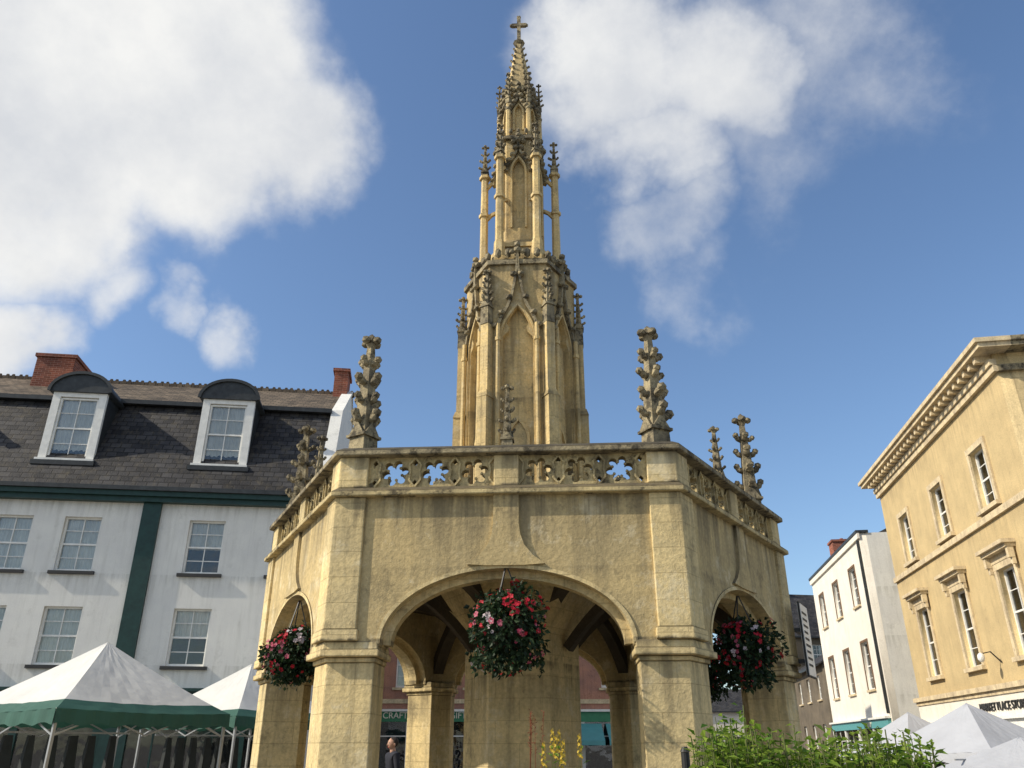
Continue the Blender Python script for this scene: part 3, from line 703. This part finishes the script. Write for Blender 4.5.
# ------------------------------------------------------------ gazebos
def gazebo(name,loc,rot,size,eave,peak,roof='wfab',val='gfab',band=True,table=True):
    g=Asm(name,loc,rot); h=size/2; n=14
    for k in range(4):
        F=RZ(k*math.pi/2); v=[];f=[]
        for i in range(n+1):
            r=i/n; z=eave+(peak-eave)*(1-r)**1.1
            for j in range(n+1):
                x=-h*r+2*h*r*j/n; sag=-.05*math.sin(math.pi*j/n)*r*(1-.3*r)+.006*math.sin(j*2.3+i)*math.sin(math.pi*j/n)
                v.append((x,-h*r,z+sag))
        for i in range(n):
            for j in range(n): f.append((i*(n+1)+j,i*(n+1)+j+1,(i+1)*(n+1)+j+1,(i+1)*(n+1)+j))
        nb=n-2 if band else n
        g.addm('canopy',roof,v,[q for idx,q in enumerate(f) if idx//n<nb],F)
        if band: g.addm('canopy_border',val,v,[q for idx,q in enumerate(f) if idx//n>=nb],F)
        v=[];f=[]
        for j in range(41):
            x=-h+2*h*j/40; y=-h-.012*math.sin(j*1.3); sag=-.05*math.sin(math.pi*j/40)*.7
            v+=[(x,y,eave+sag),(x,y-.01,eave-.20+.02*math.sin(j*.9)+sag*.5)]
        for j in range(40): f.append((2*j,2*j+2,2*j+3,2*j+1))
        g.addm('valance',val,v,f,F)
        g.box('poles','steel',(-h+.03,-h+.07),(-h+.03,-h+.07),(-.02,eave-.03),F)
        g.ribbon('truss','steel',[(-h+.07,eave-.35),(-h/2,eave-.08),(0,eave-.35),(h/2,eave-.08),(h-.07,eave-.35)],.022,-h+.045,-h+.06,F)
    if table:
        g.box('stall_table','wood',(-h+.3,h-.3),(-h+.25,-h+.95),(.72,.76))
        for x in (-h+.35,h-.4):
            for y in (-h+.3,-h+.85): g.box('table_legs','steel',(x,x+.04),(y,y+.04),(0,.718))
        g.box('table_cloth','wfab',(-h+.29,h-.29),(-h+.235,-h+.245),(.15,.758))
        for i in range(26):
            x=random.uniform(-h+.4,h-.4); y=random.uniform(-h+.35,-h+.85); s=random.uniform(.05,.12); hh=random.uniform(.1,.35)
            g.fru('goods','goods',8,s,s*.8,.762,.762+hh,x,y)
        g.box('hanging_rail','steel',(-h+.1,h-.1),(h-.5,h-.47),(1.78,1.81))
        x=-h+.35
        while x<h-.5:
            ww=random.uniform(.14,.24)
            g.prism('hanging_garments','cloth',[(x,h-.54),(x+ww,h-.56),(x+ww,h-.44),(x,h-.42)],1.0+random.uniform(-.1,.15),1.75,sc=.55); x+=ww+random.uniform(.05,.3)
    g.finish()
ga=math.atan2(.846,.533)
gazebo('market_stall_gazebo',(-6.83,14.07,0),ga,3,2.08,3.19)
gazebo('market_stall_gazebo',(-5.75,18.6,0),ga,3,2.12,3.24)
gazebo('market_stall_gazebo',(10.6,20,-.5),R(25),3,1.98,3.0,'greyfab','greyfab',False)
gazebo('market_stall_gazebo',(11.5,25,-.6),R(15),3,2.0,3.08,'greyfab','greyfab',False)
gazebo('market_stall_gazebo',(9.9,17.0,-.45),R(30),2.4,1.62,2.2,'greyfab','gfab',False)

# ------------------------------------------------------------ planter with shrubs
PL=Asm('planter',(0,0,0))
PL.box('planter_walls','wood',(.0,3.6),(5.35,5.43),(-.05,.62)); PL.box('planter_walls','wood',(.0,3.6),(6.55,6.63),(-.05,.62)); PL.box('planter_walls','wood',(.0,.08),(5.432,6.548),(-.05,.618)); PL.box('planter_walls','wood',(3.52,3.6),(5.432,6.548),(-.05,.618))
PL.box('earth','soil',(.08,3.52),(5.43,6.55),(0,.56)); PL.finish()
SH=Asm('leafy_shrub',(0,0,0))
bs=SH.bm('leaves','bushleaf')
for i in range(330):
    x=random.uniform(1.27,2.75); y=random.uniform(5.5,6.5)
    top=1.635+.05*math.sin(x*5.1)+.045*math.sin(x*13+1)+random.uniform(-.2,.06)
    if x>2.4: top-=(x-2.4)*.22
    if random.random()<.07: top+=.08
    lx,ly=random.uniform(-.1,.1),random.uniform(-.08,.08)
    SH.ribbon('stems','stem',[(0,.55),(lx*.4,1.0),(lx,top)],.010,-.005,.005,T(x,y,0)@RZ(random.uniform(-.5,.5)),w2=.004)
    nl=26
    for j in range(nl):
        f=(j+1)/nl; z=.85+(top-.85)*f
        a=j*2.4+random.random(); d=Vector((math.cos(a),math.sin(a),random.uniform(-.2,.8)))
        c=Vector((x+lx*f*.7,y+ly*f,z)); s=random.uniform(.05,.10)
        leaf(bs,c,d,Vector((0,0,1))+rv()*.6,s,s*.5)
SH.finish()
YF=Asm('yellow_flower_spikes',(0,0,0))
for i in range(7):
    x=.27+random.gauss(0,.07); y=6+random.uniform(-.2,.2); top=1.64+random.uniform(-.10,.06); lx=random.uniform(-.04,.04)
    YF.ribbon('stems','stem',[(x,.55),(x+lx*.4,1.1),(x+lx,top)],.008,y-.004,y+.004,w2=.003)
    for j in range(18):
        f=j/18; z=top-.16*f; a=j*2.4; r=.004+.016*f
        flower(YF.bm('petals','fyellow'),Vector((x+lx*(1-f*.2)+r*math.cos(a),y+r*math.sin(a),z)),Vector((math.cos(a),math.sin(a),.4)),.011)
    for j in range(16):
        a=j*2.4; leaf(YF.bm('leaves','bushleaf'),Vector((x,y,.9+.045*j)),Vector((math.cos(a),math.sin(a),.6)),Vector((0,0,1)),.06,.018)
YF.finish()
RG=Asm('dry_seed_stalks',(0,0,0))
for i in range(5):
    x=.13+random.uniform(-.05,.06); top=1.87-random.uniform(0,.18); y=6.1; lx=random.uniform(-.05,.05)
    RG.ribbon('stalks','redstem',[(x,.5),(x+lx*.3,1.2),(x+lx,top)],.006,y-.003,y+.003,w2=.003)
    for j in range(14): leaf(RG.bm('seed_heads','redstem'),Vector((x+lx*(1-j/30),y,top-.018*j)),rv()+Vector((0,0,.6)),rv(),.026,.007)
RG.finish()
BO=Asm('bollard',(1.42,7.2,0)); BO.fru('post','iron',12,.035,.035,0,1.55); BO.fru('cap','iron',12,.042,.02,1.551,1.59); BO.fru('foot','iron',12,.09,.07,0,.04); BO.finish()

# ------------------------------------------------------------ person
def person(loc,rot):
    E=bpy.data.objects.new('standing_man',None); S.collection.objects.link(E); E.location=loc; E.rotation_euler=(0,0,rot)
    def skin(name,vs,es,mat,root=0,sub=2):
        me=bpy.data.meshes.new(name); me.from_pydata([v[:3] for v in vs],es,[]); 
        o=bpy.data.objects.new(name,me); S.collection.objects.link(o); o.parent=E
        o.modifiers.new('s','SKIN')
        for i,v in enumerate(vs):
            sv=me.skin_vertices[0].data[i]; sv.radius=(v[3],v[4] if len(v)>4 else v[3]); sv.use_root=(i==root)
        m=o.modifiers.new('sub','SUBSURF'); m.levels=sub; m.render_levels=sub
        o.modifiers['s'].use_smooth_shade=True; me.materials.append(M[mat]); return o
    v=[(0,0,.98,.15,.11),(0,0,1.15,.15,.11),(0,0,1.32,.18,.12),(0,.0,1.43,.14,.09),(0,-.005,1.50,.065)]
    e=[(0,1),(1,2),(2,3),(3,4)]
    for s in (-1,1):
        b=len(v); v+=[(s*.18,0,1.42,.075),(s*.245,.02,1.13,.055),(s*.21,-.14,.93,.04)]
        e+=[(3,b),(b,b+1),(b+1,b+2)]
    skin('jacket',v,e,'jacket')
    v=[(0,0,.95,.14,.11)];e=[]
    for s in (-1,1):
        b=len(v); v+=[(s*.09,0,.86,.095),(s*.10,-.01,.5,.065),(s*.105,.02,.1,.05)]
        e+=[(0,b),(b,b+1),(b+1,b+2)]
    skin('trousers',v,e,'trouser')
    for s in (-1,1):
        skin('shoe',[(s*.105,.05,.05,.045),(s*.11,-.06,.045,.05,.035),(s*.12,-.16,.035,.04,.028)],[(0,1),(1,2)],'jacket')
        hx,hy,hz=s*.205,-.165,.905
        skin('palm',[(hx,hy,hz,.025),(hx,hy-.05,hz-.03,.038,.018),(hx,hy-.085,hz-.05,.034,.015)],[(0,1),(1,2)],'skin')
        for i,L in enumerate((.065,.075,.07,.055)):
            ox=(i-1.5)*.019
            skin('finger',[(hx+ox,hy-.08,hz-.05,.009),(hx+ox,hy-.08-L*.5,hz-.07,.0085),(hx+ox,hy-.08-L*.8,hz-.11,.007)],[(0,1),(1,2)],'skin',sub=1)
        skin('thumb',[(hx-s*.02,hy-.03,hz-.02,.012),(hx-s*.05,hy-.06,hz-.035,.010),(hx-s*.055,hy-.09,hz-.055,.008)],[(0,1),(1,2)],'skin',sub=1)
    def blob(name,loc,sc,mat,sub=3):
        bm=bmesh.new(); bmesh.ops.create_icosphere(bm,subdivisions=sub,radius=1)
        if name=='head':
            for q in bm.verts:
                if q.co.z<-.1: q.co.x*=1-.28*(-q.co.z); 
                if q.co.z<-.3 and q.co.y>0: q.co.y*=.6
        if name=='hair':
            for q in bm.verts:
                if q.co.y<-.35 and q.co.z<.45: q.co.y=-.35; 
                q.co*=1+random.uniform(-.02,.03)
        me=bpy.data.meshes.new(name); bm.to_mesh(me); bm.free()
        for p in me.polygons: p.use_smooth=True
        me.materials.append(M[mat]); o=bpy.data.objects.new(name,me); S.collection.objects.link(o); o.parent=E; o.location=loc; o.scale=sc
    blob('neck',(0,.0,1.50),(.055,.058,.09),'skin'); blob('head',(0,-.015,1.625),(.076,.098,.118),'skin'); blob('hair',(0,.012,1.655),(.083,.10,.10),'hair')
    blob('nose',(0,-.115,1.61),(.013,.02,.022),'skin',2); blob('mouth',(0,-.100,1.565),(.024,.008,.006),'fred',2)
    for s in (-1,1):
        blob('ear',(s*.078,.0,1.615),(.012,.02,.03),'skin',2); blob('eye',(s*.03,-.100,1.635),(.013,.009,.008),'eye',2); blob('pupil',(s*.03,-.108,1.635),(.005,.004,.005),'hair',1); blob('brow',(s*.03,-.104,1.655),(.018,.006,.004),'hair',1)
person((-2.35,17.3,.0),R(-60))

# ------------------------------------------------------------ ground
bm=bmesh.new(); xs=[-500,-60,-20,-5,5,8,12,16,20,26,60,500]; ys=[-400,-40,0,10,20,30,40,60,90,160,600]
gz=lambda x: -.09*(min(max(x,5),22)-5)
g=[[bm.verts.new((x,y,gz(x))) for x in xs] for y in ys]
for j in range(len(ys)-1):
    for i in range(len(xs)-1): bm.faces.new((g[j][i],g[j][i+1],g[j+1][i+1],g[j+1][i]))
me=bpy.data.meshes.new('ground'); bm.to_mesh(me); bm.free(); autouv(me); me.materials.append(M['paving']); o=bpy.data.objects.new('ground',me); S.collection.objects.link(o)
RD=Asm('road',(0,0,0))
RD.box('carriageway','asphalt',(-60,4.9),(25.3,29.5),(-.05,.004)); RD.box('kerb','kerb',(-4.5,4.9),(29.5,29.62),(-.05,.12)); RD.box('kerb_strip','kerb',(-4.5,4.9),(25.18,25.3),(-.05,.02))
for i in range(18): RD.box('lane_marks','wpaint',(-50+i*3,-48.5+i*3),(27.35,27.45),(.005,.008))
RD.finish()
PV=Asm('pavement',(0,0,0)); PV.box('slabs','paving',(-5.3,4.9),(29.62,31.4),(-.05,.115)); PV.finish()

# ------------------------------------------------------------ world
az=-104.0; el=36.0
sv=Vector((math.sin(R(az))*math.cos(R(el)),math.cos(R(az))*math.cos(R(el)),math.sin(R(el))))
w=bpy.data.worlds.new("World"); S.world=w; w.use_nodes=True; nt=w.node_tree; nt.nodes.clear()
out=nd(nt,'ShaderNodeOutputWorld'); bg=nd(nt,'ShaderNodeBackground'); bg.inputs[1].default_value=.15
nt.links.new(bg.outputs[0],out.inputs[0])
sky=nd(nt,'ShaderNodeTexSky',sky_type='NISHITA'); sky.sun_disc=False; sky.sun_elevation=R(el); sky.sun_rotation=R(az)%(2*math.pi)
sky.air_density=1.1; sky.dust_density=1.0; sky.ozone_density=2.0
tc=nd(nt,'ShaderNodeTexCoord'); gen=tc.outputs['Generated']
def vm(op,a,b=None,s=None):
    n=nd(nt,'ShaderNodeVectorMath',operation=op)
    for i,v in enumerate((a,b)):
        if v is None: continue
        if isinstance(v,(tuple,Vector)): n.inputs[i].default_value=tuple(v)
        else: nt.links.new(v,n.inputs[i])
    if s is not None: n.inputs['Scale'].default_value=s
    return n.outputs['Value'] if op in('DISTANCE','DOT_PRODUCT') else n.outputs[0]
nz=nd(nt,'ShaderNodeTexNoise'); nz.inputs['Scale'].default_value=4.5; nz.inputs['Detail'].default_value=6; nz.inputs['Roughness'].default_value=.55
nt.links.new(gen,nz.inputs['Vector'])
warp=vm('ADD',gen,vm('SCALE',vm('SUBTRACT',nz.outputs['Color'],(.5,.5,.5)),s=.28))
blobs=[((-.568,.743,.784),.21,1.15),((-.405,.758,.749),.18,1.1),((-.279,.784,.692),.13,1.05),((-.58,.80,.658),.14,1),((-.543,.857,.532),.07,.75),
((-.53,.83,.60),.07,.85),((-.69,.878,.486),.09,1),((-.340,.890,.458),.05,.6),((-.417,.873,.4955),.045,.5),((.13,.737,.795),.12,.95),((.25,.743,.784),.13,.95),((.16,.789,.681),.10,.8),
((.175,.836,.578),.085,.55),((.42,.74,.78),.16,.42),((.30,.80,.66),.12,.36),((.224,.867,.509),.08,.38),((-.9,.7,.6),.25,1),((-.7,.6,1.0),.25,1),((.1,.4,1.0),.2,.8)]  # closing entries: unseen clouds left and overhead, added for their light
dens=None
for (c,r,amp) in blobs:
    c=Vector(c).normalized(); d=vm('DISTANCE',warp,c)
    m=mrange(nt,d,r*1.35,r*.3,0,amp,True)
    dens=m if dens is None else math_(nt,'MAXIMUM',dens,m)
n2=noise(nt,gen,7,9,.60)
sx=nd(nt,'ShaderNodeSeparateXYZ'); nt.links.new(gen,sx.inputs[0])
back=math_(nt,'MULTIPLY',mrange(nt,sx.outputs[1],.1,-.3),mrange(nt,noise(nt,gen,2.2,5),.45,.6,0,1))  # unseen clouds behind the camera, added for the light they give
dens=math_(nt,'MAXIMUM',dens,back)
dd=math_(nt,'ADD',dens,math_(nt,'MULTIPLY',math_(nt,'SUBTRACT',n2,.5),1.05))
mask=mrange(nt,dd,.10,1.0,0,1,True)
mask=math_(nt,'MULTIPLY',mask,mrange(nt,dens,.0,.25))
shade=mrange(nt,noise(nt,gen,5.0,6,.6),.35,.65)
cc=mix(nt,shade,(4.6,4.75,5.0),(6.1,6.1,6.0))
skc=mix(nt,1,sky.outputs[0],(.90,.99,1.09),'MULTIPLY')
nt.links.new(mix(nt,mask,skc,cc),bg.inputs[0])

sl=bpy.data.lights.new('sun','SUN'); sl.energy=5.0; sl.angle=R(.6); sl.color=(1,.90,.74)
so=bpy.data.objects.new('sun',sl); S.collection.objects.link(so); so.rotation_euler=sv.to_track_quat('Z','Y').to_euler(); so.location=(-20,0,30)

cd=bpy.data.cameras.new('camera'); co=bpy.data.objects.new('camera',cd); S.collection.objects.link(co)
co.location=(0,0,1.6); co.rotation_euler=(R(114.4),0,0); cd.lens=28; cd.sensor_width=36; cd.clip_end=2000; cd.clip_start=.05
S.camera=co
S.view_settings.view_transform='Standard'; S.view_settings.look='None'; S.view_settings.exposure=0
